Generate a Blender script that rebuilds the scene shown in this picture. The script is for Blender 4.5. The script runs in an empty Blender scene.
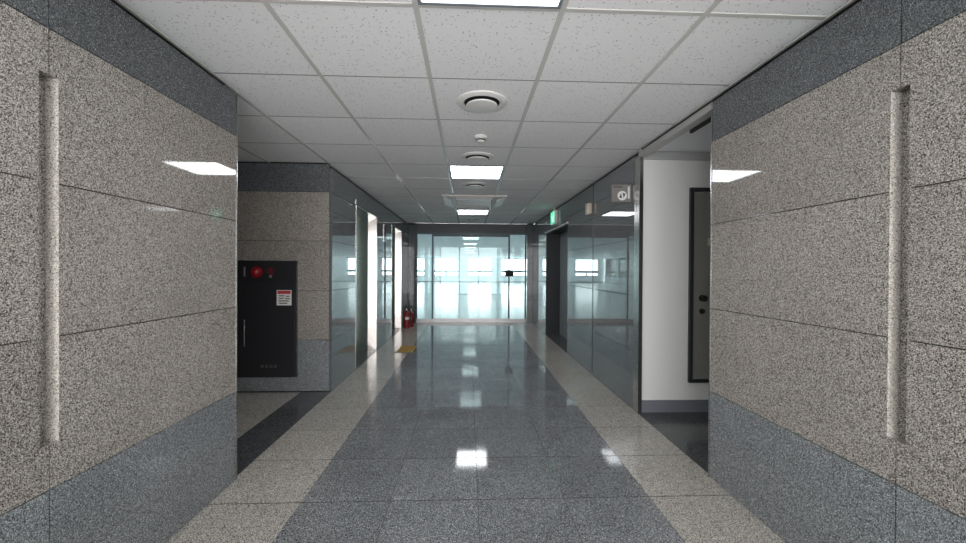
import bpy, bmesh, math, random
from mathutils import Matrix, Vector
random.seed(7)
S = bpy.context.scene
COL = S.collection

# ------------------------------------------------------------------ camera
F_PX, YAW, PITCH, ROLL, EYE = 387.2, .0382, -.0066, -.0053, 1.307
def rot3(a, b, c):
    base = Matrix(((1, 0, 0), (0, 0, 1), (0, 1, 0)))
    ry = Matrix(((math.cos(a), 0, -math.sin(a)), (0, 1, 0), (math.sin(a), 0, math.cos(a))))
    rx = Matrix(((1, 0, 0), (0, math.cos(b), -math.sin(b)), (0, math.sin(b), math.cos(b))))
    rz = Matrix(((math.cos(c), -math.sin(c), 0), (math.sin(c), math.cos(c), 0), (0, 0, 1)))
    return rz @ rx @ ry @ base
_R = rot3(YAW, PITCH, ROLL)
cam_d = bpy.data.cameras.new('camera')
cam_d.sensor_fit = 'HORIZONTAL'; cam_d.sensor_width = 36.0
cam_d.lens = F_PX * 36.0 / 966.0
cam_d.clip_start = .05; cam_d.clip_end = 300
cam = bpy.data.objects.new('camera', cam_d); COL.objects.link(cam)
_r, _u, _f = _R[0], _R[1], _R[2]
cam.matrix_world = Matrix(((_r[0], _u[0], -_f[0], 0), (_r[1], _u[1], -_f[1], 0), (_r[2], _u[2], -_f[2], EYE), (0, 0, 0, 1)))
S.camera = cam

# ------------------------------------------------------------------ sky, daylight, exposure
W = bpy.data.worlds.new('overcast_sky'); S.world = W; W.use_nodes = True
bg = W.node_tree.nodes['Background']
bg.inputs[0].default_value = (1.0, .975, .985, 1); bg.inputs[1].default_value = 6.3
LAMP = 12.0          # radiance of the corridor's LED panels
S.view_settings.view_transform = 'Standard'; S.view_settings.look = 'None'
S.view_settings.exposure = 0.35; S.view_settings.gamma = 1.0; S.view_settings.use_curve_mapping = False
try:
    S.cycles.use_denoising = True
    S.cycles.max_bounces = 14; S.cycles.diffuse_bounces = 5; S.cycles.glossy_bounces = 6
    S.cycles.transparent_max_bounces = 16
    S.cycles.caustics_reflective = True; S.cycles.sample_clamp_indirect = 6.0
except Exception: pass

def portal(loc, sx, sy, rot):       # lets the renderer find the sky through a row of windows
    d = bpy.data.lights.new('window_portal', 'AREA'); d.shape = 'RECTANGLE'; d.size = sx; d.size_y = sy
    d.cycles.is_portal = True
    o = bpy.data.objects.new('window_portal', d); COL.objects.link(o); o.location = loc; o.rotation_euler = rot
    return o
H = 2.413                            # ceiling height
Y_END, Y_BACK = 9.5, -0.8            # glass entrance, daylight wall behind the camera
HX, HY = 10.5, 38.4                  # half width and far wall of the empty hall
portal((0, HY + .32, 1.5), 2 * HX, 1.9, (-math.pi / 2, 0, 0))
portal((-HX - .32, 24, 1.5), 1.9, 28, (0, -math.pi / 2, 0))
portal((HX + .32, 24, 1.5), 1.9, 28, (0, math.pi / 2, 0))
portal((.05, Y_BACK - .25, 1.2), 2.9, 2.4, (math.pi / 2, 0, 0))

# ------------------------------------------------------------------ helpers
def tag(o, label=None, cat=None, group=None, kind=None):
    if label: o['label'] = label
    if cat: o['category'] = cat
    if group: o['group'] = group
    if kind: o['kind'] = kind
    return o
def link(name, me, mat=None, parent=None, loc=None, rot=None):
    o = bpy.data.objects.new(name, me); COL.objects.link(o)
    if mat is not None and len(me.materials) == 0: me.materials.append(mat)
    if parent is not None: o.parent = parent
    if loc is not None: o.location = loc
    if rot is not None: o.rotation_euler = rot
    return o
def empty(name, loc=(0, 0, 0), rot=None):
    o = bpy.data.objects.new(name, None); COL.objects.link(o); o.location = loc; o.empty_display_size = .1
    if rot is not None: o.rotation_euler = rot
    return o
_cache = {}
def box_mesh(sx, sy, sz, mat, bev=0.0):
    k = (round(sx, 4), round(sy, 4), round(sz, 4), mat.name, round(bev, 4))
    if k in _cache: return _cache[k]
    bm = bmesh.new(); bmesh.ops.create_cube(bm, size=1)
    bmesh.ops.scale(bm, vec=(sx, sy, sz), verts=bm.verts)
    if bev > 0: bmesh.ops.bevel(bm, geom=bm.edges[:], offset=bev, segments=1, affect='EDGES')
    me = bpy.data.meshes.new('piece'); bm.to_mesh(me); bm.free(); me.materials.append(mat)
    _cache[k] = me
    return me
def box(name, mat, x0, x1, y0, y1, z0, z1, parent=None, bev=0.0):
    p = parent.matrix_basis.translation if parent is not None else Vector((0, 0, 0))
    if parent is not None and parent.parent is not None: p = p + parent.parent.matrix_basis.translation
    me = box_mesh(abs(x1 - x0), abs(y1 - y0), abs(z1 - z0), mat, bev)
    return link(name, me, None, parent, Vector(((x0 + x1) / 2, (y0 + y1) / 2, (z0 + z1) / 2)) - p)
def from_bm(name, bm, mat, parent=None, loc=None, smooth=False, rot=None):
    bmesh.ops.recalc_face_normals(bm, faces=bm.faces)
    me = bpy.data.meshes.new(name); bm.to_mesh(me); bm.free(); me.materials.append(mat)
    if smooth:
        for p in me.polygons: p.use_smooth = True
        try: me.set_sharp_from_angle(angle=math.radians(35))
        except Exception: pass
    return link(name, me, None, parent, loc, rot)
def bm_box(bm, x0, x1, y0, y1, z0, z1):
    m = Matrix.Translation(((x0 + x1) / 2, (y0 + y1) / 2, (z0 + z1) / 2)) @ Matrix.Diagonal((x1 - x0, y1 - y0, z1 - z0, 1))
    bmesh.ops.create_cube(bm, size=1, matrix=m)
def lathe(profile, n=32):            # (r, z) pairs around Z
    bm = bmesh.new(); rings = []
    for r, z in profile:
        if r < 1e-6: rings.append([bm.verts.new((0, 0, z))])
        else: rings.append([bm.verts.new((r * math.cos(2 * math.pi * i / n), r * math.sin(2 * math.pi * i / n), z)) for i in range(n)])
    for a, b in zip(rings, rings[1:]):
        for i in range(n):
            j = (i + 1) % n
            if len(a) == 1 and len(b) == 1: continue
            if len(a) == 1: bm.faces.new((a[0], b[i], b[j]))
            elif len(b) == 1: bm.faces.new((a[i], a[j], b[0]))
            else: bm.faces.new((a[i], a[j], b[j], b[i]))
    return bm
def prism(outline, axis, d0, d1):    # outline polygon extruded along an axis
    bm = bmesh.new()
    def P(a, b, d): return {'X': (d, a, b), 'Y': (a, d, b), 'Z': (a, b, d)}[axis]
    lo = [bm.verts.new(P(a, b, d0)) for a, b in outline]; hi = [bm.verts.new(P(a, b, d1)) for a, b in outline]
    bm.faces.new(lo); bm.faces.new(hi)
    n = len(outline)
    for i in range(n): bm.faces.new((lo[i], lo[(i + 1) % n], hi[(i + 1) % n], hi[i]))
    return bm
def tube(pts, r, n=10):
    bm = bmesh.new(); rings = []
    for i, p in enumerate(pts):
        p = Vector(p); a = Vector(pts[max(0, i - 1)]); b = Vector(pts[min(len(pts) - 1, i + 1)])
        t = (b - a).normalized(); u = t.orthogonal().normalized(); v = t.cross(u)
        if rings:
            u = (pu - t * pu.dot(t)).normalized(); v = t.cross(u)
        pu = u
        rings.append([bm.verts.new(p + (u * math.cos(2 * math.pi * k / n) + v * math.sin(2 * math.pi * k / n)) * r) for k in range(n)])
    for a, b in zip(rings, rings[1:]):
        for k in range(n): bm.faces.new((a[k], a[(k + 1) % n], b[(k + 1) % n], b[k]))
    bm.faces.new(rings[0]); bm.faces.new(rings[-1])
    return bm

# ------------------------------------------------------------------ materials
def mat(name, col=(.5, .5, .5), rough=.5, metal=0.0, ior=1.45, emit=None, es=1.0, coat=0.0):
    m = bpy.data.materials.new(name); m.use_nodes = True
    b = m.node_tree.nodes['Principled BSDF']
    b.inputs['Base Color'].default_value = (*col, 1); b.inputs['Roughness'].default_value = rough
    b.inputs['Metallic'].default_value = metal; b.inputs['IOR'].default_value = ior
    b.inputs['Coat Weight'].default_value = coat
    if emit: b.inputs['Emission Color'].default_value = (*emit, 1); b.inputs['Emission Strength'].default_value = es
    return m
def N(nt, t, **kw):
    n = nt.nodes.new(t)
    for k, v in kw.items(): setattr(n, k, v)
    return n
def world_pos(nt):                   # position, shifted per piece so that grain never runs across a joint
    g = N(nt, 'ShaderNodeNewGeometry'); oi = N(nt, 'ShaderNodeObjectInfo')
    mm = N(nt, 'ShaderNodeMath', operation='MULTIPLY'); mm.inputs[1].default_value = 37.0
    nt.links.new(oi.outputs['Random'], mm.inputs[0])
    ad = N(nt, 'ShaderNodeVectorMath', operation='ADD')
    nt.links.new(g.outputs['Position'], ad.inputs[0]); nt.links.new(mm.outputs[0], ad.inputs[1])
    return ad.outputs[0], oi.outputs['Random']
def granite(name, stops, scale, rough, ior=1.5, tone=.06, dirt=0.0):
    m = bpy.data.materials.new(name); m.use_nodes = True; nt = m.node_tree
    b = nt.nodes['Principled BSDF']; pos, rnd = world_pos(nt)
    v = N(nt, 'ShaderNodeTexVoronoi'); v.inputs['Scale'].default_value = scale; nt.links.new(pos, v.inputs['Vector'])
    sp = N(nt, 'ShaderNodeSeparateColor'); nt.links.new(v.outputs['Color'], sp.inputs[0])
    rp = N(nt, 'ShaderNodeValToRGB'); rp.color_ramp.interpolation = 'CONSTANT'
    e = rp.color_ramp.elements
    while len(e) < len(stops): e.new(.5)
    for el, (p, c) in zip(e, stops): el.position = p; el.color = (*c, 1)
    nt.links.new(sp.outputs[0], rp.inputs[0])
    v2 = N(nt, 'ShaderNodeTexVoronoi'); v2.inputs['Scale'].default_value = scale * 2.3; nt.links.new(pos, v2.inputs['Vector'])
    s2 = N(nt, 'ShaderNodeSeparateColor'); nt.links.new(v2.outputs['Color'], s2.inputs[0])
    mr = N(nt, 'ShaderNodeMapRange'); mr.inputs[3].default_value = .72; mr.inputs[4].default_value = 1.28
    nt.links.new(s2.outputs[1], mr.inputs[0])
    mrt = N(nt, 'ShaderNodeMapRange'); mrt.inputs[3].default_value = 1 - tone; mrt.inputs[4].default_value = 1 + tone
    nt.links.new(rnd, mrt.inputs[0])
    n3 = N(nt, 'ShaderNodeTexNoise'); n3.inputs['Scale'].default_value = 2.2; n3.inputs['Detail'].default_value = 3; nt.links.new(pos, n3.inputs['Vector'])
    mr3 = N(nt, 'ShaderNodeMapRange'); mr3.inputs[1].default_value = .3; mr3.inputs[2].default_value = .7
    mr3.inputs[3].default_value = .94 - dirt; mr3.inputs[4].default_value = 1.06 + dirt; nt.links.new(n3.outputs[0], mr3.inputs[0])
    k1 = N(nt, 'ShaderNodeMath', operation='MULTIPLY'); nt.links.new(mr.outputs[0], k1.inputs[0]); nt.links.new(mrt.outputs[0], k1.inputs[1])
    k2 = N(nt, 'ShaderNodeMath', operation='MULTIPLY'); nt.links.new(k1.outputs[0], k2.inputs[0]); nt.links.new(mr3.outputs[0], k2.inputs[1])
    vm = N(nt, 'ShaderNodeVectorMath', operation='SCALE'); nt.links.new(rp.outputs[0], vm.inputs[0]); nt.links.new(k2.outputs[0], vm.inputs['Scale'])
    nt.links.new(vm.outputs[0], b.inputs['Base Color'])
    # wear of the polish
    n4 = N(nt, 'ShaderNodeTexNoise'); n4.inputs['Scale'].default_value = 1.3; n4.inputs['Detail'].default_value = 4; nt.links.new(pos, n4.inputs['Vector'])
    mr4 = N(nt, 'ShaderNodeMapRange'); mr4.inputs[1].default_value = .35; mr4.inputs[2].default_value = .75
    mr4.inputs[3].default_value = rough; mr4.inputs[4].default_value = rough * 1.5; nt.links.new(n4.outputs[0], mr4.inputs[0])
    nt.links.new(mr4.outputs[0], b.inputs['Roughness'])
    b.inputs['IOR'].default_value = ior
    return m
M = {}
M['beige'] = granite('beige_granite', [(0, (.035, .031, .027)), (.13, (.135, .119, .105)), (.36, (.285, .255, .228)), (.66, (.43, .39, .352)), (.90, (.60, .555, .505))], 360, .03, 1.55)
M['beige_sawn_lit'] = granite('sawn_beige_granite_lit', [(0, (.15, .13, .11)), (.12, (.40, .355, .31)), (.36, (.58, .53, .475)), (.66, (.68, .63, .575)), (.90, (.78, .74, .68))], 330, .5, 1.45)  # sawn stone, colour brightened for the light on the recess's far side
M['grey'] = granite('blue_grey_granite', [(0, (.045, .048, .05)), (.18, (.135, .141, .146)), (.48, (.232, .241, .249)), (.78, (.36, .37, .378)), (.94, (.56, .57, .58))], 380, .03, 1.55)
M['dark_grey'] = granite('dark_grey_granite', [(0, (.03, .031, .033)), (.20, (.075, .079, .084)), (.50, (.13, .137, .145)), (.80, (.20, .21, .22)), (.95, (.36, .37, .38))], 380, .03, 1.5)
M['taupe'] = granite('dark_polished_granite', [(0, (.06, .06, .06)), (.18, (.12, .12, .12)), (.5, (.17, .173, .175)), (.80, (.23, .233, .235)), (.95, (.31, .31, .31))], 380, .012, 2.7)
M['slate'] = granite('slate_polished_granite', [(0, (.055, .06, .066)), (.18, (.10, .11, .12)), (.5, (.15, .164, .177)), (.80, (.205, .222, .236)), (.95, (.29, .31, .32))], 380, .012, 2.7)
M['floor_beige'] = granite('beige_floor_granite', [(0, (.04, .036, .033)), (.14, (.18, .16, .143)), (.34, (.365, .335, .302)), (.68, (.53, .495, .45)), (.92, (.71, .67, .615))], 350, .15, 1.45)
M['floor_grey'] = granite('grey_floor_granite', [(0, (.03, .031, .033)), (.20, (.11, .114, .12)), (.50, (.205, .211, .22)), (.80, (.35, .356, .365)), (.94, (.58, .585, .59))], 360, .055, 1.5, .05, .06)
M['floor_dark'] = granite('dark_floor_granite', [(0, (.025, .026, .027)), (.3, (.065, .068, .071)), (.65, (.11, .114, .118)), (.92, (.19, .195, .20))], 360, .10, 1.45)
M['mortar'] = mat('joint_mortar', (.035, .035, .035), .9)
M['void'] = mat('black_reveal', (.012, .012, .013), .8)
def ceiling_tile_mat():
    m = mat('mineral_fibre_tile', (.78, .76, .745), .92); nt = m.node_tree; b = nt.nodes['Principled BSDF']
    pos, rnd = world_pos(nt)
    v = N(nt, 'ShaderNodeTexVoronoi'); v.inputs['Scale'].default_value = 95; nt.links.new(pos, v.inputs['Vector'])
    sp = N(nt, 'ShaderNodeSeparateColor'); nt.links.new(v.outputs['Color'], sp.inputs[0])
    ms = N(nt, 'ShaderNodeMath', operation='MULTIPLY'); ms.inputs[1].default_value = .42; nt.links.new(sp.outputs[0], ms.inputs[0])
    sb = N(nt, 'ShaderNodeMath', operation='SUBTRACT'); nt.links.new(ms.outputs[0], sb.inputs[0]); sb.inputs[1].default_value = .04
    lt = N(nt, 'ShaderNodeMath', operation='LESS_THAN'); nt.links.new(v.outputs['Distance'], lt.inputs[0]); nt.links.new(sb.outputs[0], lt.inputs[1])
    th = N(nt, 'ShaderNodeMath', operation='GREATER_THAN'); th.inputs[1].default_value = .55; nt.links.new(sp.outputs[1], th.inputs[0])
    an = N(nt, 'ShaderNodeMath', operation='MULTIPLY'); nt.links.new(lt.outputs[0], an.inputs[0]); nt.links.new(th.outputs[0], an.inputs[1])
    n2 = N(nt, 'ShaderNodeTexNoise'); n2.inputs['Scale'].default_value = 160; nt.links.new(pos, n2.inputs['Vector'])
    r2 = N(nt, 'ShaderNodeMapRange'); r2.inputs[3].default_value = .93; r2.inputs[4].default_value = 1.05; nt.links.new(n2.outputs[0], r2.inputs[0])
    r3 = N(nt, 'ShaderNodeMapRange'); r3.inputs[3].default_value = .975; r3.inputs[4].default_value = 1.02; nt.links.new(rnd, r3.inputs[0])
    k = N(nt, 'ShaderNodeMath', operation='MULTIPLY'); nt.links.new(r2.outputs[0], k.inputs[0]); nt.links.new(r3.outputs[0], k.inputs[1])
    sc = N(nt, 'ShaderNodeVectorMath', operation='SCALE'); sc.inputs[0].default_value = (.875, .862, .855); nt.links.new(k.outputs[0], sc.inputs['Scale'])
    mx = N(nt, 'ShaderNodeMix', data_type='RGBA'); nt.links.new(an.outputs[0], mx.inputs[0]); nt.links.new(sc.outputs[0], mx.inputs[6]); mx.inputs[7].default_value = (.36, .345, .33, 1)
    nt.links.new(mx.outputs[2], b.inputs['Base Color'])
    return m
M['tile'] = ceiling_tile_mat()
M['bar'] = mat('grid_bar_paint', (.60, .58, .55), .18)
M['seam'] = mat('tile_seam', (.20, .19, .18), .8)
M['angle'] = mat('edge_angle_paint', (.62, .60, .57), .4)
M['lamp'] = mat('led_diffuser', (.9, .9, .9), .5, emit=(.93, .97, 1.0), es=LAMP)
M['lampframe'] = mat('lamp_frame_grey', (.22, .23, .25), .4)
M['white_plastic'] = mat('white_plastic', (.72, .70, .67), .4)
M['beige_plastic'] = mat('beige_plastic', (.55, .47, .38), .45)
M['dark_gap'] = mat('dark_gap', (.02, .02, .02), .7)
def steel_mat():
    m = mat('brushed_stainless', (.60, .59, .57), .22, 1.0); nt = m.node_tree; b = nt.nodes['Principled BSDF']
    g = N(nt, 'ShaderNodeNewGeometry'); mp = N(nt, 'ShaderNodeVectorMath', operation='MULTIPLY'); mp.inputs[1].default_value = (160, 160, 2)
    nt.links.new(g.outputs['Position'], mp.inputs[0])
    n = N(nt, 'ShaderNodeTexNoise'); n.inputs['Scale'].default_value = 3; nt.links.new(mp.outputs[0], n.inputs['Vector'])
    r = N(nt, 'ShaderNodeMapRange'); r.inputs[3].default_value = .16; r.inputs[4].default_value = .3; nt.links.new(n.outputs[0], r.inputs[0]); nt.links.new(r.outputs[0], b.inputs['Roughness'])
    return m
M['steel'] = steel_mat()
M['rail'] = mat('dull_rail_steel', (.38, .37, .36), .38, 1.0)
M['jamb_mirror'] = mat('polished_jamb_steel', (.43, .395, .37), .16, 1.0)  # looks bright because the splayed facing mirrors the daylight behind the camera
M['jamb_green_reflection'] = mat('green_reflection_steel', (.36, .41, .38), .25, .85)  # green tint paints a reflection onto stainless steel
M['dark_steel'] = mat('dark_door_frame', (.03, .033, .036), .35)
M['grey_door'] = mat('grey_steel_door', (.20, .22, .225), .35)
M['room_door'] = mat('olive_grey_door', (.22, .215, .195), .45)
M['plaster'] = mat('white_wall_paint', (.74, .73, .70), .7)
M['skirting'] = mat('grey_vinyl_skirting', (.17, .175, .20), .45)
M['black_gloss'] = mat('black_cabinet_paint', (.028, .028, .031), .25, ior=1.5)
M['black_plastic'] = mat('black_plastic', (.012, .012, .013), .6, ior=1.35)
M['red'] = mat('red_lamp', (.28, .012, .015), .25)
M['red_ext'] = mat('red_extinguisher_paint', (.20, .012, .015), .3)
M['print_red'] = mat('red_print', (.5, .04, .05), .5)
M['print_dark'] = mat('dark_print', (.05, .05, .05), .6)
M['paper'] = mat('white_sticker', (.72, .71, .67), .5)
M['plate'] = mat('taupe_plate', (.20, .187, .175), .35)
M['plate2'] = mat('grey_lintel_paint', (.40, .39, .38), .45)
M['yellow_base'] = mat('brown_tactile_base', (.24, .15, .04), .6)  # darker brown-gold than the raised bars
M['yellow'] = mat('yellow_tactile', (.55, .33, .05), .55)
M['exit_green'] = mat('exit_sign_green', (.02, .35, .2), .4, emit=(.10, .75, .45), es=.75)
M['exit_white'] = mat('exit_sign_white', (.7, .9, .8), .4, emit=(.7, 1, .85), es=.9)
M['hall_floor'] = mat('pale_hall_floor', (.76, .81, .82), .18, ior=1.5)
M['hall_wall'] = mat('pale_hall_wall', (.88, .91, .92), .6)
M['hall_ceiling'] = mat('hall_ceiling_tile', (.80, .81, .82), .9)
M['hall_bar'] = mat('hall_grid_bar', (.85, .85, .85), .4)
M['alu'] = mat('window_aluminium', (.10, .13, .15), .4)
M['hall_lamp'] = mat('hall_led_diffuser', (.9, .9, .9), .5, emit=(.93, .97, 1.0), es=1.8)
def thin_glass(name, tint, ior=1.5):
    m = bpy.data.materials.new(name); m.use_nodes = True; nt = m.node_tree
    nt.nodes.clear(); out = N(nt, 'ShaderNodeOutputMaterial'); mx = N(nt, 'ShaderNodeMixShader')
    tr = N(nt, 'ShaderNodeBsdfTransparent'); tr.inputs[0].default_value = (*tint, 1)
    gl = N(nt, 'ShaderNodeBsdfGlossy'); gl.inputs['Roughness'].default_value = 0.0; gl.inputs[0].default_value = (.9, 1, .98, 1)
    fr = N(nt, 'ShaderNodeFresnel'); fr.inputs[0].default_value = ior
    nt.links.new(fr.outputs[0], mx.inputs[0]); nt.links.new(tr.outputs[0], mx.inputs[1]); nt.links.new(gl.outputs[0], mx.inputs[2]); nt.links.new(mx.outputs[0], out.inputs[0])
    return m
M['glass'] = thin_glass('teal_tinted_glass', (.86, .97, .97))       # two faces: light is tinted twice
M['pane'] = thin_glass('clear_window_glass', (.97, .985, .99))

# ------------------------------------------------------------------ shared dimensions
XL, XR = -1.423, 1.530               # near granite walls
XW, XF = -1.445, 1.550               # polished walls farther on
YL, YR = 2.432, 2.385                  # where the near walls end
YP = 4.17                            # back wall of the passage on the left
ZR = [0, .545, 1.066, 1.594, 2.114, 2.366]      # slab courses
GAP = .0042
TC = .625                            # ceiling module
CX0, CY0 = -.2273, 1.6478            # a grid node of the ceiling
TF, GX0 = .4883, -.924               # floor module, left edge of the grey carpet of tiles
FY0 = 2.186                          # a floor joint

# ------------------------------------------------------------------ floor
floor = tag(box('floor', M['mortar'], -5.2, 1.70, Y_BACK, Y_END, -.09, -.0010), 'polished granite corridor floor, grey centre with beige side strips', 'floor', kind='structure')
TH = .012
def floor_tile(m, x0, x1, y0, y1, ztop=0.0, parent=None):
    g, gy = .0014, .0036
    return box('floor_tile', m, x0 + g, x1 - g, y0 + gy, y1 - gy, ztop - TH, ztop, parent or floor, .0003)
j0 = math.floor((Y_BACK - FY0) / TF)
y = FY0 + j0 * TF
rows = []
while y < Y_END - .02:
    rows.append((max(y, Y_BACK), min(y + TF, Y_END - .06))); y += TF
GXR = GX0 + 4 * .4927
for (a, b) in rows:
    if b - a < .05: continue
    for k in range(4): floor_tile(M['floor_grey'], GX0 + k * .4927, GX0 + (k + 1) * .4927, a, b)
    floor_tile(M['floor_beige'], XL - .022, GX0, a, b)
    floor_tile(M['floor_beige'], GXR, XF, a, b)
for (a, b) in rows:                   # passage on the left: dark border strip, then beige
    a2, b2 = max(a, YL - .02), min(b, YP)
    if b2 - a2 < .05: continue
    floor_tile(M['floor_dark'], -1.758, XL - .022, a2, b2)
    x = -1.758
    while x > -4.9:
        floor_tile(M['floor_beige'], x - TF, x, a2, b2); x -= TF

# ------------------------------------------------------------------ granite walls
def slab(parent, m, side, y0, y1, z0, z1, xf, th=.03, notch=None):
    """a slab on a wall that faces the corridor; side -1 = left wall, +1 = right wall.
    notch = (ya, yb, za, zb) bites the vertical recess out of the slab"""
    g = GAP / 2
    a, b, c, d = y0 + g, y1 - g, z0 + g, z1 - g
    x0, x1 = (xf - th, xf) if side < 0 else (xf, xf + th)
    if notch is None: return box('granite_slab', m, x0, x1, a, b, c, d, parent, .0012)
    ya, yb, za, zb = notch
    lo, hi = max(c, za), min(d, zb)
    if a < ya < b:     # recess at the far end of the slab
        pts = [(a, c)] + ([(b, c), (b, lo)] if lo > c else []) + [(ya, lo), (ya, hi)] + ([(b, hi), (b, d)] if hi < d else []) + [(a, d)]
    else:              # recess at its near end
        pts = [(b, d)] + ([(a, d), (a, hi)] if hi < d else []) + [(yb, hi), (yb, lo)] + ([(a, lo), (a, c)] if lo > c else []) + [(b, c)]
    return from_bm('granite_slab', prism(pts, 'X', x0, x1), m, parent, -parent.location)
def course_mat(i): return (M['grey'], M['beige'], M['beige'], M['beige'], M['dark_grey'])[i]
def far_mat(i): return M['slate'] if i in (0, 4) else M['taupe']
def near_wall(name, side, xf, yend, yj, label, th=.045):
    x0, x1 = (-5.1, xf - th) if side < 0 else (xf + th, 3.6)
    w = tag(box(name, M['mortar'], x0, x1, Y_BACK, yend - .03, -.05, 2.35), label, 'wall', kind='structure')
    groove = (yj - .031, yj + .031, .70, 1.958)
    js = [yj - 1.1 * k for k in range(6, -1, -1)] + [yend]
    js = [q for q in js if q > Y_BACK + .2]; js = [Y_BACK] + js
    for i in range(5):
        for q0, q1 in zip(js, js[1:]):
            hit = i in (1, 2, 3) and (abs(q1 - yj) < .01 or abs(q0 - yj) < .01)
            slab(w, course_mat(i), side, q0, q1, ZR[i], ZR[i + 1], xf, th, groove if hit else None)
    # lining at the bottom of the recess
    xs = (xf - th - .006, xf - th + .001) if side < 0 else (xf + th - .001, xf + th + .006)
    fx = (xf - th, xf - .001) if side < 0 else (xf + .001, xf + th)
    box('recess_side', M['beige_sawn_lit'], fx[0], fx[1], groove[1] - .0015, groove[1] + .001, groove[2], groove[3], w)  # added plate, paler than the slabs to paint the light caught here
    box('recess_lining', M['beige'], xs[0], xs[1], groove[0], groove[1], groove[2], groove[3], w)
    # return slabs at the end of the wall
    for i in range(5):
        if side < 0: box('granite_slab', course_mat(i), -3.2, xf - GAP, yend - .03, yend, ZR[i] + GAP / 2, ZR[i + 1] - GAP / 2, w)
        else: box('granite_slab', course_mat(i), xf + th + GAP, 1.66, yend - .03, yend, ZR[i] + GAP / 2, ZR[i + 1] - GAP / 2, w)
    s = 1 if side < 0 else -1
    box('corner_trim', M['steel'], xf - .004, xf + .004, yend, yend + .006, 0, ZR[5], w)
    box('ceiling_reveal', M['void'], -5.1 if side < 0 else xf + .05, xf - .05 if side < 0 else 3.6, Y_BACK, yend - .03, 2.35, H + .03, w)
    return w
wl = near_wall('wall_left', -1, XL, YL, 1.372, 'near left wall of polished beige granite with grey top and base courses')
wr = near_wall('wall_right', 1, XR, YR, 1.322, 'near right wall of polished beige granite with grey top and base courses')

# passage back wall, faces the camera
wp = tag(box('wall_passage', M['mortar'], -5.0, XW - .03, YP + .03, YP + .20, -.05, 2.35), 'granite wall of the side passage behind the black fire cabinet', 'wall', kind='structure')
for i in range(5):
    for q0, q1 in ((-5.0, -3.95), (-3.95, -2.70), (-2.70, XW - .03)):
        box('granite_slab', course_mat(i), q0 + GAP / 2, q1 - GAP / 2, YP, YP + .03, ZR[i] + GAP / 2, (ZR[i + 1] if i < 4 else 2.411) - GAP / 2, wp, .0012)
box('ceiling_reveal', M['void'], -5.0, XW - .05, YP + .05, YP + .2, 2.35, H + .03, wp)
we = tag(box('wall_passage_end', M['plaster'], -5.1, -5.0, YL - .1, YP + .2, -.05, H), 'plain end wall of the left side passage', 'wall', kind='structure')

# polished wall with the two lifts
E1, E2 = (5.03, 6.20), (7.36, 8.45)
ZE = 2.128
wf = tag(box('wall_left_lifts', M['mortar'], -2.6, -2.55, YP + .2, Y_END, -.05, H), 'polished granite wall on the left holding the two lift entrances', 'wall', kind='structure')
for (q0, q1) in ((YP, E1[0]), (E1[1], E2[0]), (E2[1], Y_END)):
    box('wall_core', M['mortar'], -2.55, XW - .03, max(q0, YP + .2) + .02, q1 - .02, -.05, 2.35, wf)
    for i in range(5):
        slab(wf, far_mat(i), -1, q0, q1, ZR[i], ZR[i + 1], XW)
for (q0, q1) in (E1, E2):
    box('wall_core', M['mortar'], -2.55, XW - .03, q0 - .02, q1 + .02, ZE + .01, 2.35, wf)
    slab(wf, M['slate'], -1, q0, q1, ZE + .004, ZR[5], XW)
box('ceiling_reveal', M['void'], -2.55, XW - .05, YP + .2, Y_END, 2.35, H + .03, wf)

# polished wall on the right with the dark doorway
D0, D1, ZD = 5.98, 7.69, 2.03
XD = 1.83
wg = tag(box('wall_right_far', M['mortar'], 2.10, 2.15, 3.56, Y_END, -.05, H), 'polished granite wall on the right with the dark doorway', 'wall', kind='structure')
for (q0, q1) in ((3.545, 4.763), (4.763, D0), (D1, 9.25)):
    for i in range(5): slab(wg, far_mat(i), 1, q0, q1, ZR[i], ZR[i + 1], XF)
for (q0, q1) in ((3.56, D0 - .02), (D1 + .02, Y_END)):
    box('wall_core', M['mortar'], XF + .03, 2.10, q0, q1, -.05, 2.35, wg)
box('wall_core', M['mortar'], XF + .03, 2.10, D0 - .02, D1 + .02, ZD + .02, 2.35, wg)
slab(wg, M['taupe'], 1, D0, D1, ZD + .012, ZR[4], XF)
slab(wg, M['slate'], 1, D0, D1, ZR[4], ZR[5], XF)
box('joint_strip', M['dark_steel'], XF - .0015, XF + .02, 4.748, 4.778, 0, ZR[5], wg)
box('ceiling_reveal', M['void'], XF + .05, 2.10, 3.56, 9.30, 2.35, H + .03, wg)
# piers that flank the glass entrance
pr = tag(box('wall_pier_right', M['mortar'], 1.44, XF + .03, 9.30, Y_END + .04, -.05, H), 'narrow granite pier right of the glass entrance', 'wall', kind='structure')
pl = tag(box('wall_pier_left', M['mortar'], XW - .03, -1.285, 9.44, Y_END + .04, -.05, H), 'narrow granite pier left of the glass entrance', 'wall', kind='structure')
for i in range(5):
    box('granite_slab', M['dark_grey'], 1.41, XF - GAP, 9.25, 9.30, ZR[i] + GAP / 2, ZR[i + 1] - GAP / 2, pr)
    box('granite_slab', M['dark_grey'], 1.41, 1.44, 9.30 + GAP, Y_END + .04, ZR[i] + GAP / 2, ZR[i + 1] - GAP / 2, pr)
    box('granite_slab', M['dark_grey'], XW + GAP, -1.255, 9.40, 9.44, ZR[i] + GAP / 2, ZR[i + 1] - GAP / 2, pl)
    box('granite_slab', M['dark_grey'], -1.285, -1.255, 9.44 + GAP, Y_END + .04, ZR[i] + GAP / 2, ZR[i + 1] - GAP / 2, pl)
tag(box('trim_1', mat('fascia_grey', (.10, .105, .11), .5), -1.285, 1.44, Y_END - .02, Y_END + .10, 2.19, H, None), 'dark fascia above the glass entrance', 'fascia', kind='structure')

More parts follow.
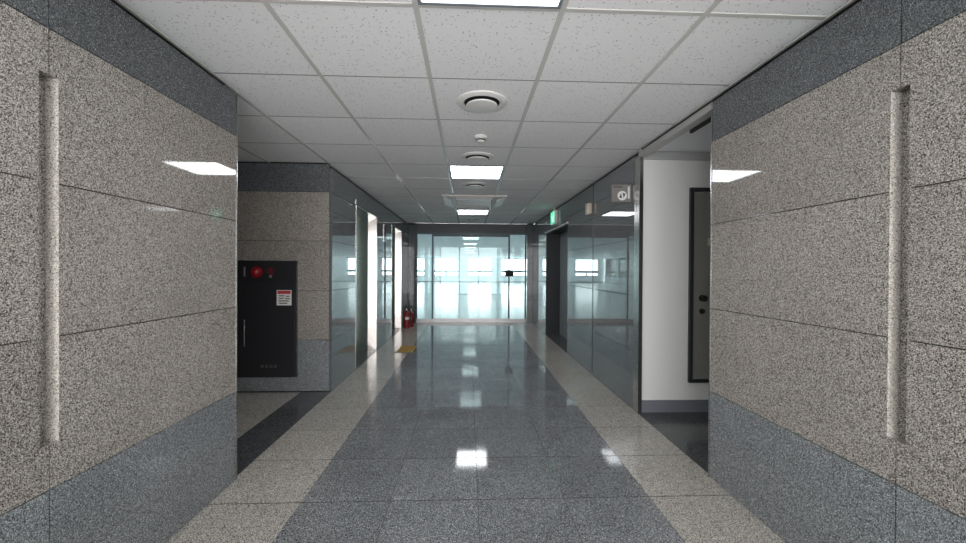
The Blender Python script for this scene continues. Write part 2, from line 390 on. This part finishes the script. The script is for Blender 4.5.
# vestibule on the right: white wall with a raised door
YV = 3.49
wv = tag(box('wall_vestibule', M['plaster'], 1.575, 3.6, YV, YV + .055, -.05, H), 'white painted wall inside the right-hand opening', 'wall', kind='structure')
box('cove_strip', mat('cove_grey', (.42, .42, .41), .6), 1.59, 3.6, YV - .018, YV, 2.314, 2.386, wv)
box('wall_return', M['plaster'], 3.55, 3.6, YR - .03, YV, -.05, H, wv)
tag(box('baseboard_right', M['skirting'], 1.592, 3.55, YV - .012, YV, 0, .110), 'blue-grey vinyl skirting under the white wall', 'baseboard', kind='structure')
vf = tag(box('floor_vestibule', M['mortar'], 1.70, 3.55, YR - .03, YV, -.09, -.0010), 'dark granite floor inside the right-hand opening', 'floor', kind='structure')
yv = [YR - .02, FY0 + TF, FY0 + 2 * TF, YV]
xv = [XF, 2.06, 2.55, 3.04, 3.55]
for a, b in zip(yv, yv[1:]):
    for c, d in zip(xv, xv[1:]): floor_tile(M['floor_dark'], c, d, a, b, 0.0, vf)
vc = tag(box('ceiling_vestibule', M['hall_ceiling'], 1.60, 3.6, YR - .03, YV, 2.388, 2.43), 'low plain ceiling inside the right-hand opening', 'ceiling', kind='structure')
dj = tag(empty('trim_2', (XF, 3.50, 0)), 'stainless steel jamb and head lining of the right-hand opening', 'door trim', kind='structure')
box('jamb', M['steel'], XF - .012, XF + .025, 3.437, 3.543, 0, 2.335, dj, .002)
box('jamb_shadow_strip', M['dark_steel'], XF + .025, 1.580, 3.455, 3.489, 0, 2.335, dj)
box('head_lining', M['plate2'], XR, 1.60, YR - .001, 3.437, 2.322, 2.366, dj)
box('ceiling_reveal', M['void'], XR + .05, 1.60, YR - .03, 3.56, 2.366, H + .03, dj)
box('air_slot', M['dark_gap'], 1.602, 1.622, YR + .02, 2.76, 2.300, 2.345, dj)

def room_door():
    t = tag(empty('door_1', (2.03, YV, .274)), 'olive-grey steel door with dark frame set high in the white wall', 'door', kind='structure')
    x0, x1, z0, z1 = 2.025, 2.86, .274, 2.061
    for nm, a in (('door_frame', (x0, x0 + .035, z0, z1)), ('door_frame', (x1 - .035, x1, z0, z1)), ('door_frame', (x0 + .035, x1 - .035, z1 - .035, z1)), ('door_frame', (x0 + .035, x1 - .035, z0, z0 + .03))):
        box(nm, M['dark_steel'], a[0], a[1], YV - .03, YV, a[2], a[3], t, .002)
    lf = box('door_leaf', M['room_door'], x0 + .04, x1 - .04, YV - .015, YV - .001, z0 + .034, z1 - .039, t, .002)
    p = lf.location + t.location
    k = from_bm('knob', lathe([(0, -.05), (.018, -.05), (.028, -.04), (.028, -.025), (.012, -.018), (.012, 0), (.03, 0), (.03, .006), (0, .006)], 20), M['black_plastic'], lf, Vector((2.145, YV - .022, 1.05)) - p, True, (-math.pi / 2, 0, 0))
    from_bm('lock_cylinder', lathe([(0, -.02), (.02, -.02), (.024, -.012), (.024, .004), (0, .004)], 16), M['black_plastic'], lf, Vector((2.143, YV - .02, .93)) - p, True, (-math.pi / 2, 0, 0))
    box('door_plate', M['beige_plastic'], 2.195, 2.225, YV - .020, YV - .015, 1.53, 1.60, lf)
room_door()

# dark doorway on the right: frame, two leaves, steel head trim
dd = tag(empty('door_2', (XD, (D0 + D1) / 2, 0)), 'dark grey steel double door in a black lined doorway on the right', 'door', kind='structure')
box('jamb', M['dark_steel'], XF + .002, XD + .05, D1 - .03, D1 - .001, 0, ZD, dd)
box('jamb', M['dark_steel'], XF + .002, XD + .05, D0 + .001, D0 + .03, 0, ZD, dd)
box('head', M['dark_steel'], XF + .002, XD + .05, D0 + .03, D1 - .03, ZD - .02, ZD, dd)
mid = (D0 + D1) / 2
for a, b, hy in ((D0 + .032, mid - .002, mid - .09), (mid + .002, D1 - .032, mid + .09)):
    lf = box('door_leaf', M['grey_door'], XD, XD + .045, a, b, .006, ZD - .024, dd, .002)
    box('handle', M['steel'], XD - .045, XD - .02, hy - .012, hy + .012, .98, 1.12, lf, .004)
    box('handle_plate', M['steel'], XD - .02, XD, hy - .02, hy + .02, .94, 1.16, lf, .002)
box('head_trim', M['white_plastic'], XF - .022, XF + .03, D0 - .01, D1 + .01, ZD - .006, ZD + .012, dd)  # steel trim coloured white in place of its bright gleam
tag(box('floor_doorway', M['floor_dark'], XF + .001, 2.09, D0 + .001, D1 - .001, -.02, -.0005), 'dark threshold of the right-hand doorway', 'floor', kind='structure')

# ------------------------------------------------------------------ ceiling
ceil = tag(box('ceiling', M['void'], -5.1, 3.7, Y_BACK, Y_END, H + .03, H + .10), 'suspended ceiling of white speckled square tiles in a grey grid', 'ceiling', kind='structure')
xs = [CX0 + k * TC for k in range(-8, 4)]
ys = [CY0 + k * TC for k in range(-10, 14)]
LIGHT_ROWS = [CY0 - TC, CY0 + 4 * TC, CY0 + 9 * TC]
CAS = (5.80, 6.72, -.405, .575)      # air-conditioner panel
def blocked(x0, x1, y0, y1):         # over solid walls no tile is seen
    xm, ym = (x0 + x1) / 2, (y0 + y1) / 2
    if x1 <= XL + .02 and not (y1 > YL and y0 < YP): return True
    return False
EDGE = -.052
for i in range(len(xs) - 1):
    for j in range(len(ys) - 1):
        x0, x1, y0, y1 = xs[i], xs[i + 1], ys[j], ys[j + 1]
        if y1 < Y_BACK or y0 > Y_END - .03: continue
        if blocked(x0, x1, y0, y1): continue
        y0, y1 = max(y0, Y_BACK), min(y1, Y_END - .03)
        xa = x0
        if x0 < XL and x1 > XL + .02 and not (y0 < YP and y1 > YL): x0 = max(x0, (XL if y1 < YL + .01 else XW) + EDGE)
        if x1 < XL: y0, y1 = max(y0, YL - .01), min(y1, YP)
        x1 = min(x1, (XR if y1 < 3.6 else XF) - EDGE)
        if x1 - x0 < .03 or y1 - y0 < .03: continue
        if abs(xa - CX0) < .01 and any(abs(ys[j] - q) < .01 for q in LIGHT_ROWS): continue
        box('ceiling_tile', M['tile'], x0 + .001, x1 - .001, y0 + .001, y1 - .001, H + .004, H + .019, ceil)
BW = .012
def bar(x0, x1, y0, y1, nm='grid_bar', m=None, z0=H): box(nm, m or M['bar'], x0, x1, y0, y1, z0, H + .006, ceil)
for k, x in enumerate(xs):
    if x > XF: continue
    if x > XL: bar(x - BW, x + BW, Y_BACK, Y_END - .03)
    else: bar(x - BW, x + BW, YL, YP)
for y in ys:
    if not (Y_BACK < y < Y_END): continue
    xl = XL + EDGE if not (YL < y < YP) else -4.9
    lim = sorted([x for x in xs if xl < x < XF])
    edges = [xl] + lim + [XF - EDGE if y > 3.6 else XR - EDGE]
    for a, b in zip(edges, edges[1:]):
        if b - a < .05: continue
        wide = round((y - CY0) / TC) % 5 == 0
        hw = .011 if wide else .0045
        bar(a + BW, b - BW, y - hw, y + hw, 'cross_bar', M['bar'] if wide else M['seam'], H + (.0012 if wide else .0035))
bar(XL - .045, XL - .030, Y_BACK, YL + .04, 'edge_angle', M['angle'], H - .004)
bar(XW - .045, XW - .030, YP + .06, Y_END, 'edge_angle', M['angle'], H - .004)
bar(XR + .030, XR + .045, Y_BACK, 3.44, 'edge_angle', M['angle'], H - .004)
bar(XF + .030, XF + .045, 3.56, 9.25, 'edge_angle', M['angle'], H - .004)

# ------------------------------------------------------------------ lamps in the ceiling
def lamp(x0, y0, label, group=None, m=None, z=H):
    t = tag(empty('ceiling_light', (x0 + TC / 2, y0 + TC / 2, z)), label, 'ceiling light', group)
    a, b, c, d = x0 + .013, x0 + TC - .013, y0 + .013, y0 + TC - .013
    fw = .016
    for q in ((a, b, c, c + fw), (a, b, d - fw, d), (a, a + fw, c + fw, d - fw), (b - fw, b, c + fw, d - fw)):
        box('frame', M['lampframe'], q[0], q[1], q[2], q[3], z - .004, z + .012, t)
    box('diffuser', m or M['lamp'], a + fw, b - fw, c + fw, d - fw, z + .003, z + .010, t)
lamp(CX0, LIGHT_ROWS[0], 'square LED ceiling panel nearest the camera, cut by the top edge')
lamp(CX0, LIGHT_ROWS[1], 'square LED ceiling panel midway along the corridor, before the air conditioner')
lamp(CX0, LIGHT_ROWS[2], 'square LED ceiling panel beyond the air conditioner, near the glass entrance')

DX = .085
def diffuser(y, label):
    t = tag(empty('air_diffuser', (DX, y, H)), label, 'air diffuser', 'round ceiling air diffusers')
    from_bm('flange', lathe([(.118, .004), (.165, .003), (.165, -.004), (.150, -.012), (.128, -.014), (.118, -.006), (.118, .004)], 40), M['white_plastic'], t, None, True)
    from_bm('throat', lathe([(.118, -.004), (.100, .002), (0, .002)], 32), M['dark_gap'], t, None, True)
    from_bm('disc', lathe([(0, -.034), (.085, -.034), (.101, -.030), (.104, -.023), (.09, -.018), (.02, -.012), (.02, .001), (0, .001)], 40), M['white_plastic'], t, None, True)
diffuser(2.575, 'large round white air diffuser nearest the camera')
diffuser(3.835, 'round air diffuser just before the middle LED panel')
diffuser(5.112, 'round air diffuser just beyond the middle LED panel')
diffuser(6.95, 'round air diffuser between the air conditioner and the far LED panel')
diffuser(8.60, 'round air diffuser closest to the glass entrance')
t = tag(empty('smoke_detector', (.100, 3.245, H)), 'small round white smoke detector on a ceiling tile', 'smoke detector')
from_bm('base', lathe([(0, .002), (.055, .002), (.057, -.012), (.050, -.020), (0, -.020)], 32), M['white_plastic'], t, None, True)
from_bm('sensor_head', lathe([(0, -.018), (.038, -.018), (.036, -.040), (.024, -.050), (0, -.052)], 28), M['white_plastic'], t, None, True)
from_bm('vent_ring', lathe([(.037, -.024), (.0395, -.026), (.0385, -.034), (.036, -.036)], 28), M['dark_gap'], t, None, True)

def cassette():
    y0, y1, x0, x1 = CAS
    t = tag(empty('air_conditioner', ((x0 + x1) / 2, (y0 + y1) / 2, H)), 'square ceiling cassette air conditioner with open white side flaps', 'air conditioner')
    box('panel', M['white_plastic'], x0, x1, y0, y1, H - .022, H + .002, t, .008)
    box('intake_grille', mat('grille_grey', (.36, .34, .33), .5), x0 + .20, x1 - .20, y0 + .16, y1 - .16, H - .030, H - .022, t, .003)
    for k in range(9):
        yy = y0 + .20 + k * (y1 - y0 - .40) / 8
        box('grille_slat', M['bar'], x0 + .22, x1 - .22, yy - .008, yy + .008, H - .034, H - .030, t)
    for s in (-1, 1):                # side flaps hang open
        xc = x0 + .06 if s < 0 else x1 - .06
        pts = [(s * .05, .002), (s * -.085, -.040), (s * -.085, -.034), (s * .05, .008)]
        from_bm('air_flap', prism([(a, b) for a, b in pts], 'Y', -(y1 - y0) / 2 + .10, (y1 - y0) / 2 - .10), mat('flap_white', (.90, .92, .89), .35), t, Vector((xc - (x0 + x1) / 2 , 0, -.022)))
    for yy in (y0 + .06, y1 - .06):
        from_bm('air_flap', prism([(-.03, 0), (.03, -.03), (.03, -.025), (-.03, .004)], 'X', -.28, .28), M['white_plastic'], t, Vector((0, yy - (y0 + y1) / 2, -.022)))
    for yy in (y0 + .09, y1 - .09):
        box('outlet_slot', M['dark_gap'], x0 + .2, x1 - .2, yy - .012, yy + .012, H - .0235, H - .0215, t)
cassette()

# ------------------------------------------------------------------ fire cabinet
def fire_cabinet():
    x0, x1, z0, z1, yf = -2.545, -1.80, .158, 1.382, YP - .035
    t = tag(empty('fire_cabinet', (-2.17, YP, z0)), 'tall black fire hydrant cabinet on the passage wall', 'fire cabinet')
    box('body', M['black_gloss'], x0, x1, yf, YP - .001, z0, z1, t, .004)
    d = box('door', M['black_gloss'], x0 + .012, x1 - .012, yf - .012, yf, z0 + .012, z1 - .215, t, .004)
    p = d.location + t.location
    hdl = from_bm('handle', tube([(0, 0, -.14), (0, -.028, -.135), (0, -.03, -.11), (0, -.03, .11), (0, -.028, .135), (0, 0, .14)], .007), M['steel'], d, Vector((-2.312, yf - .012, .63)) - p, True)
    st = box('warning_sticker', M['paper'], -1.998, -1.846, yf - .0135, yf - .012, .915, 1.075, d)
    pnl = box('signal_panel', M['black_gloss'], x0 + .012, x1 - .012, yf - .010, yf, z1 - .205, z1 - .012, t, .004)
    pp = pnl.location + t.location
    # flat print on the sticker, laid as thin inks on its face (same level as the sticker)
    def ink(m, a, b, c, e): box('sticker_print', m, a + .032, b + .032, yf - .0142, yf - .0136, c, e, d)
    ink(M['print_red'], -2.022, -1.886, 1.035, 1.068)
    for k, (a, b, zc) in enumerate(((-2.01, -1.95, 1.015), (-1.935, -1.90, 1.01), (-2.01, -1.96, .990), (-1.945, -1.895, .985), (-2.01, -1.905, .962), (-2.005, -1.92, .938))):
        ink(M['print_dark'], a, b, zc - .005, zc + .005)
    from_bm('position_lamp', lathe([(0, -.055), (.022, -.052), (.044, -.036), (.054, -.012), (.056, 0), (.062, 0), (.062, .004), (0, .004)], 32), M['red'], pnl, Vector((-2.205, yf - .014, 1.262)) - pp, True, (-math.pi / 2, 0, 0))
    from_bm('call_button', lathe([(0, -.018), (.014, -.018), (.015, -.008), (.034, -.008), (.038, -.003), (.038, .004), (0, .004)], 28), mat('dark_red_button', (.10, .012, .014), .3), pnl, Vector((-2.060, yf - .014, 1.275)) - pp, True, (-math.pi / 2, 0, 0))
    box('telephone_jack', M['plate'], -2.074, -2.046, yf - .018, yf - .010, 1.205, 1.232, pnl, .002)
    box('nameplate', M['plate'], -2.335, -2.320, yf - .013, yf - .010, 1.215, 1.315, pnl)
    for k in range(4): box('door_lettering', M['print_dark'], -2.16 + k * .045, -2.13 + k * .045, yf - .0135, yf - .012, .262, .292, d)
fire_cabinet()

# ------------------------------------------------------------------ lifts
def lift(q, label):
    t = tag(empty('elevator_entrance', (XW - .2, (q[0] + q[1]) / 2, 0)), label, 'elevator', 'elevator entrances in the left wall')
    xd = XW - .36
    # far and near reveals: polished outer facing splayed to mirror daylight, green-tinted steel behind it
    from_bm('outer_jamb', prism([(XW - .128, q[1] - .056), (XW + .002, q[1] - .028), (XW + .002, q[1] - .001), (XW - .128, q[1] - .001)], 'Z', 0, ZE), M['jamb_mirror'], t, -t.location)
    box('inner_jamb', M['jamb_green_reflection'], xd - .05, XW - .128, q[1] - .03, q[1] - .001, 0, ZE, t, .002)
    box('outer_jamb', M['steel'], XW - .06, XW + .006, q[0] + .001, q[0] + .02, 0, ZE, t, .002)
    box('inner_jamb', M['jamb_green_reflection'], xd - .05, XW - .06, q[0] + .001, q[0] + .02, 0, ZE, t, .002)
    box('head_lining', M['jamb_green_reflection'], xd - .05, XW + .002, q[0] + .02, q[1] - .03, ZE - .02, ZE, t, .002)
    m = (q[0] + q[1]) / 2
    for a, b in ((q[0] + .022, m - .002), (m + .002, q[1] - .032)):
        box('door_leaf', M['steel'], xd - .04, xd, a, b, .008, ZE - .022, t, .002)
    box('sill', M['dark_steel'], xd - .04, XW - .001, q[0] + .001, q[1] - .001, -.02, .003, t)
lift(E1, 'nearer elevator entrance on the left, with polished steel jamb')
lift(E2, 'farther elevator entrance on the left, beside the fire extinguishers')
def indicator():
    y0, y1, z0, z1 = 6.66, 6.80, 1.76, 2.06
    t = tag(empty('elevator_indicator', (XW, (y0 + y1) / 2, z0)), 'dark floor indicator panel on the wall between the elevators', 'indicator panel')
    box('faceplate', M['steel'], XW, XW + .012, y0, y1, z0, z1, t, .002)
    box('display', M['black_plastic'], XW + .012, XW + .016, y0 + .02, y1 - .02, z0 + .10, z1 - .02, t, .001)
    for k in range(2): box('arrow_lamp', M['plate'], XW + .012, XW + .015, y0 + .05, y1 - .05, z0 + .02 + k * .035, z0 + .045 + k * .035, t)
indicator()

# ------------------------------------------------------------------ fire extinguishers and tactile pads on the floor
def extinguisher(x, y, h, label, rz):
    t = tag(empty('fire_extinguisher', (x, y, 0), (0, 0, rz)), label, 'fire extinguisher', 'fire extinguishers by the far lift')
    k = h / .5
    from_bm('cylinder', lathe([(0, .004), (.060, .004), (.066, .0), (.068, .02), (.068, .30 * k), (.062, .335 * k), (.040, .365 * k), (.022, .375 * k), (.022, .395 * k), (0, .395 * k)], 28), M['red_ext'], t, None, True)
    from_bm('valve', lathe([(0, .39 * k), (.026, .39 * k), (.026, .43 * k), (.014, .435 * k), (.014, .45 * k), (0, .45 * k)], 16), M['steel'], t, None, True)
    box_l = from_bm('lever', prism([(-.03, .44 * k), (.085, .465 * k), (.087, .475 * k), (-.03, .455 * k)], 'X', -.010, .010), M['black_plastic'], t)
    from_bm('lower_handle', prism([(-.02, .415 * k), (.08, .425 * k), (.08, .433 * k), (-.02, .430 * k)], 'X', -.010, .010), M['black_plastic'], t)
    from_bm('hose', tube([(.02, 0, .41 * k), (.07, 0, .405 * k), (.088, 0, .36 * k), (.084, 0, .25 * k), (.080, 0, .14 * k)], .010), M['black_plastic'], t, None, True)
    from_bm('nozzle', lathe([(0, 0), (.016, 0), (.010, .06), (0, .06)], 12), M['black_plastic'], t, (.080, 0, .09 * k), True)
    # wrapped white paper label
    bm = bmesh.new(); vs = []
    for a in range(-5, 6):
        th = -math.pi / 2 + a * .13
        vs.append((bm.verts.new((.0688 * math.cos(th), .0688 * math.sin(th), .19 * k)), bm.verts.new((.0688 * math.cos(th), .0688 * math.sin(th), .25 * k))))
    for a, b in zip(vs, vs[1:]): bm.faces.new((a[0], b[0], b[1], a[1]))
    from_bm('paper_label', bm, M['paper'], t, None, True)
extinguisher(-1.345, 8.56, .50, 'red fire extinguisher nearer the camera, standing by the left wall', .3)
extinguisher(-1.285, 8.76, .46, 'red fire extinguisher farther from the camera, behind its twin by the left wall', -.4)

def tactile(y0, label):
    x0, x1 = -1.12, -.86
    t = tag(empty('tactile_tile', ((x0 + x1) / 2, y0 + .13, 0)), label, 'tactile tile', 'yellow tactile tiles')
    box('base_plate', M['yellow_base'], x0, x1, y0, y0 + .255, .0005, .004, t, .001)
    for k in range(5):
        xx = x0 + .026 + k * .052
        box('raised_bar', M['yellow'], xx - .012, xx + .012, y0 + .012, y0 + .243, .004, .009, t, .002)
tactile(6.06, 'yellow ribbed tactile floor tile nearer the camera')
tactile(6.32, 'yellow ribbed tactile floor tile farther from the camera')

# ------------------------------------------------------------------ things on the right wall
def wall_plate():                   # flag sign standing out from the wall, facing the camera
    x0, x1, z0, z1, yf = 1.362, XF, 1.952, 2.118, 3.640
    t = tag(empty('projecting_sign', (XF, yf, z0)), 'taupe projecting wall sign with round white emblem, beside the steel jamb', 'sign')
    box('panel', M['plate'], x0, x1, yf, yf + .014, z0, z1, t, .002)
    for a, b in ((1.378, 1.398), (1.403, 1.417), (1.422, 1.440), (1.445, 1.464)):
        box('lettering', M['print_dark'], a, b, yf - .0012, yf, z1 - .030, z1 - .016, t)
    c = Vector((1.462, yf, 2.012))
    from_bm('emblem', lathe([(0, .004), (.043, .004), (.045, .002), (.045, 0), (0, 0)], 36), mat('emblem_white', (.75, .74, .71), .45), t, c - t.location, True, (math.pi / 2, 0, 0))
    for pts in ([(-.003, -.026), (-.030, -.018), (-.013, .022)], [(.003, .026), (.030, .018), (.013, -.022)]):
        from_bm('emblem_mark', prism(pts, 'Y', -.0056, -.0040), M['print_dark'], t, c - t.location)
    box('white_strip', M['white_plastic'], 1.516, 1.533, yf - .004, yf, 1.985, 2.098, t)
wall_plate()
def speaker():
    t = tag(empty('wall_speaker', (XF, 4.86, 1.99)), 'small beige speaker box high on the right wall', 'speaker')
    box('housing', M['beige_plastic'], XF - .062, XF - .004, 4.80, 4.905, 2.005, 2.140, t, .010)
    box('mount', M['plate'], XF - .004, XF, 4.79, 4.915, 1.995, 2.15, t)
    for k in range(5): box('grille_slot', M['plate'], XF - .0635, XF - .0615, 4.818, 4.888, 2.025 + k * .022, 2.033 + k * .022, t)
speaker()
def exit_sign():
    y0, y1, z0, z1 = 6.70, 7.02, 2.105, 2.345
    t = tag(empty('exit_sign', (XF, (y0 + y1) / 2, z0)), 'green lit emergency exit sign above the dark doorway', 'exit sign')
    box('housing', M['white_plastic'], XF - .050, XF, y0, y1, z0, z1, t, .004)
    box('lit_face', M['exit_green'], XF - .055, XF - .050, y0 + .008, y1 - .008, z0 + .012, z1 - .012, t, .002)
    yc, zc = (y0 + y1) / 2, (z0 + z1) / 2
    # running figure and doorway
    pc = M['exit_white']
    def bit(pts): from_bm('pictogram', prism([(a, b) for a, b in pts], 'X', XF - .0562, XF - .0550), pc, t, -t.location)
    bit([(yc + .035, zc + .055), (yc + .06, zc + .055), (yc + .06, zc + .08), (yc + .035, zc + .08)])
    bit([(yc + .00, zc + .045), (yc + .035, zc + .048), (yc + .02, zc - .015), (yc - .015, zc - .02)])
    bit([(yc - .015, zc - .02), (yc + .02, zc - .015), (yc + .06, zc - .06), (yc + .04, zc - .075)])
    bit([(yc - .015, zc - .02), (yc + .01, zc - .03), (yc - .05, zc - .085), (yc - .075, zc - .075)])
    bit([(yc + .03, zc + .04), (yc + .085, zc + .015), (yc + .078, zc + .0), (yc + .025, zc + .02)])
    bit([(yc - .135, zc - .09), (yc - .10, zc - .09), (yc - .10, zc + .09), (yc - .135, zc + .09)])
    box('ceiling_bracket', M['white_plastic'], XF - .04, XF - .02, yc - .02, yc + .02, z1, H + .001, t)
exit_sign()

# ------------------------------------------------------------------ glass entrance
GX = [-1.255, -.872, 1.005, 1.41]
YG = Y_END
tr = tag(empty('trim_3', (.08, YG, 0)), 'steel floor track and head rail of the glass entrance', 'door trim', kind='structure')
box('floor_track', M['rail'], -1.255, 1.41, YG - .045, YG + .045, -.008, .012, tr)
box('head_rail', M['alu'], -1.255, 1.41, YG - .03, YG + .03, 2.150, 2.19, tr)
for (a, b, n, lb) in ((GX[0], GX[1], 1, 'narrow fixed glass pane left of the entrance doors'), (GX[2], GX[3], 2, 'narrow fixed glass pane right of the entrance doors')):
    w = tag(empty('window_%d' % n, ((a + b) / 2, YG, 0)), lb, 'window', kind='structure')
    box('glass_pane', M['glass'], a + .012, b - .012, YG - .006, YG + .006, .075, 2.15, w)
    box('bottom_rail', M['rail'], a, b, YG - .022, YG + .022, .012, .078, w, .002)
    for x in (a, b - .016): box('side_post', M['alu'], x, x + .016, YG - .018, YG + .018, .078, 2.15, w)
midx = (GX[1] + GX[2]) / 2
for (a, b, n, lb) in ((GX[1], midx, 3, 'left leaf of the teal glass entrance door'), (midx, GX[2], 4, 'right leaf of the teal glass entrance door')):
    w = tag(empty('door_%d' % n, ((a + b) / 2, YG, 0)), lb, 'glass door', kind='structure')
    box('glass_pane', M['glass'], a + .003, b - .003, YG - .006, YG + .006, .08, 2.105, w)
    box('bottom_rail', M['rail'], a + .003, b - .003, YG - .022, YG + .022, .013, .090, w, .002)
    box('top_rail', M['alu'], a + .003, b - .003, YG - .022, YG + .022, 2.095, 2.148, w, .002)
    x = a + .002 if n == 3 else b - .022
    box('edge_profile', M['alu'], x, x + .020, YG - .016, YG + .016, .090, 2.095, w)
t = tag(empty('door_access_reader', (1.005, YG, 1.12)), 'black access reader box fixed to the glass entrance', 'access reader')
box('housing', M['black_plastic'], .905, 1.103, YG - .060, YG - .0185, 1.125, 1.285, t, .006)
box('keypad_face', M['black_plastic'], .925, 1.083, YG - .064, YG - .060, 1.14, 1.27, t, .002)

# ------------------------------------------------------------------ the empty hall beyond
tag(box('floor_hall', M['hall_floor'], -HX, HX, Y_END - .05, HY, -.09, -.001), 'pale shiny floor of the empty hall beyond the glass', 'floor', kind='structure')
ch = tag(box('ceiling_hall', M['hall_ceiling'], -HX, HX, Y_END + .10, HY, H + .008, H + .10), 'tiled ceiling of the empty hall beyond the glass', 'ceiling', kind='structure')
bmg = bmesh.new()
for k in range(-21, 22):
    x = CX0 + k * TC
    if abs(x) < HX: bm_box(bmg, x - .012, x + .012, Y_END + .1, HY, H, H + .008)
for k in range(13, 60):
    y = CY0 + k * TC
    if y < HY: bm_box(bmg, -HX, HX, y - .012, y + .012, H + .001, H + .008)
o = from_bm('grid_bars', bmg, M['hall_bar'], ch); o['kind'] = 'stuff'
bmg = bmesh.new()
o = None
fh = bpy.data.objects['floor_hall']
for x in (-5.1, 5.1):
    l = box('floor_strip', M['mortar'], x - .03, x + .03, Y_END + .3, HY - .1, -.0012, .0012, fh)
for k in range(7):
    y = Y_END + 3.2 + k * 3.9
    box('floor_strip', M['alu'], -HX + .1, HX - .1, y - .012, y + .012, -.0012, .0010, fh)
# walls beside the entrance
for nm, a, b, lb in (('wall_hall_front_left', -HX, -1.42, 'entrance-side wall of the hall, left part'), ('wall_hall_front_right', 1.56, HX, 'entrance-side wall of the hall, right part')):
    tag(box(nm, M['hall_wall'], a, b, Y_END + .05, Y_END + .15, -.09, H), lb, 'wall', kind='structure')
wn = [4]
ZS, ZT, ZH = .61, 1.07, 2.36
def window_wall(name, label, n, pitch, start, win, axis, pos, side):
    """wall along an axis with a row of windows; each pier, sill and head is real, each window has frame and panes"""
    root = tag(empty(name, (0, 0, 0)), label, 'wall', kind='structure')
    th = .25
    def B(nm, m, a, b, z0, z1, d0=0.0, d1=th, par=root):
        p0, p1 = (pos + side * d0, pos + side * d1)
        p0, p1 = min(p0, p1), max(p0, p1)
        if axis == 'X': return box(nm, m, a, b, p0, p1, z0, z1, par)
        return box(nm, m, p0, p1, a, b, z0, z1, par)
    total0, total1 = start, start + n * pitch
    B('sill_wall', M['hall_wall'], total0, total1, -.05, ZS)
    B('head_wall', M['hall_wall'], total0, total1, ZH, H + .1)
    for k in range(n):
        a = start + k * pitch; b = a + pitch - win
        B('pier', M['hall_wall'], a, b, ZS, ZH)
        wn[0] += 1
        c, d = b, a + pitch
        ctr = ((c + d) / 2, pos, ZS) if axis == 'X' else (pos, (c + d) / 2, ZS)
        w = tag(empty('window_%d' % wn[0], ctr), 'far hall window, number %d along the %s' % (k + 1, label), 'window', 'windows of the empty hall', 'structure')
        for q in ((c, c + .06, ZS, ZH), (d - .06, d, ZS, ZH)): B('frame', M['alu'], q[0], q[1], q[2], q[3], .08, .14, w)
        B('frame', M['alu'], c + .06, d - .06, ZS, ZS + .06, .08, .14, w)
        B('frame', M['alu'], c + .06, d - .06, ZH - .06, ZH, .08, .14, w)
        B('transom', M['alu'], c + .06, d - .06, ZT - .10, ZT + .10, .08, .14, w)
        mm = (c + d) / 2
        B('mullion', M['alu'], mm - .08, mm + .08, ZS + .06, ZT - .035, .08, .14, w)
        B('pane', M['pane'], c + .06, d - .06, ZT + .035, ZH - .06, .105, .115, w)
        B('pane', M['pane'], c + .06, mm - .03, ZS + .06, ZT - .035, .105, .115, w)
        B('pane', M['pane'], mm + .03, d - .06, ZS + .06, ZT - .035, .105, .115, w)
window_wall('wall_hall_far', 'far wall of the hall', 6, 3.32, -.98 - 3 * 3.32, 2.36, 'X', HY, 1)
window_wall('wall_hall_left', 'left wall of the hall', 8, 3.5, 10.2, 3.1, 'Y', -HX, -1)
window_wall('wall_hall_right', 'right wall of the hall', 8, 3.5, 10.2, 3.1, 'Y', HX, 1)
tag(box('wall_hall_far_end', M['hall_wall'], 8.94, HX, HY, HY + .25, -.05, H + .1), 'blank right end of the far hall wall', 'wall', kind='structure')
tag(box('baseboard_hall', M['alu'], -HX, HX, HY - .02, HY - .001, 0, .06), 'dark skirting along the far hall wall', 'baseboard', kind='structure')
ordn = ['first', 'second', 'third', 'fourth', 'fifth', 'sixth']
for k in range(6):
    for dx, row in ((0, 'middle row'), (-10 * TC, 'added left row'), (10 * TC, 'added right row')):  # side rows are added lamps that brighten the hall
        lamp(CX0 + dx, CY0 + (14 + 5 * k) * TC, 'hall ceiling LED panel beyond the glass, %s of the %s' % (ordn[k], row), 'LED panels in the hall ceiling', M['hall_lamp'])

# ------------------------------------------------------------------ daylight wall behind the camera
wb = tag(empty('wall_back', (0, Y_BACK, 0)), 'glazed wall behind the camera that lets daylight in', 'wall', kind='structure')
box('head', M['plaster'], XL - .05, XF + .05, Y_BACK - .10, Y_BACK, 2.40, H + .1, wb)
box('sill_kerb', M['plaster'], XL - .05, XF + .05, Y_BACK - .10, Y_BACK, -.05, .04, wb)
for x in (-1.42, -.45, .52, 1.49): box('mullion', M['alu'], x - .03, x + .03, Y_BACK - .08, Y_BACK - .02, .04, 2.40, wb)
for a, b in ((-1.39, -.48), (-.42, .49), (.55, 1.46)): box('pane', M['pane'], a, b, Y_BACK - .055, Y_BACK - .045, .04, 2.40, wb)
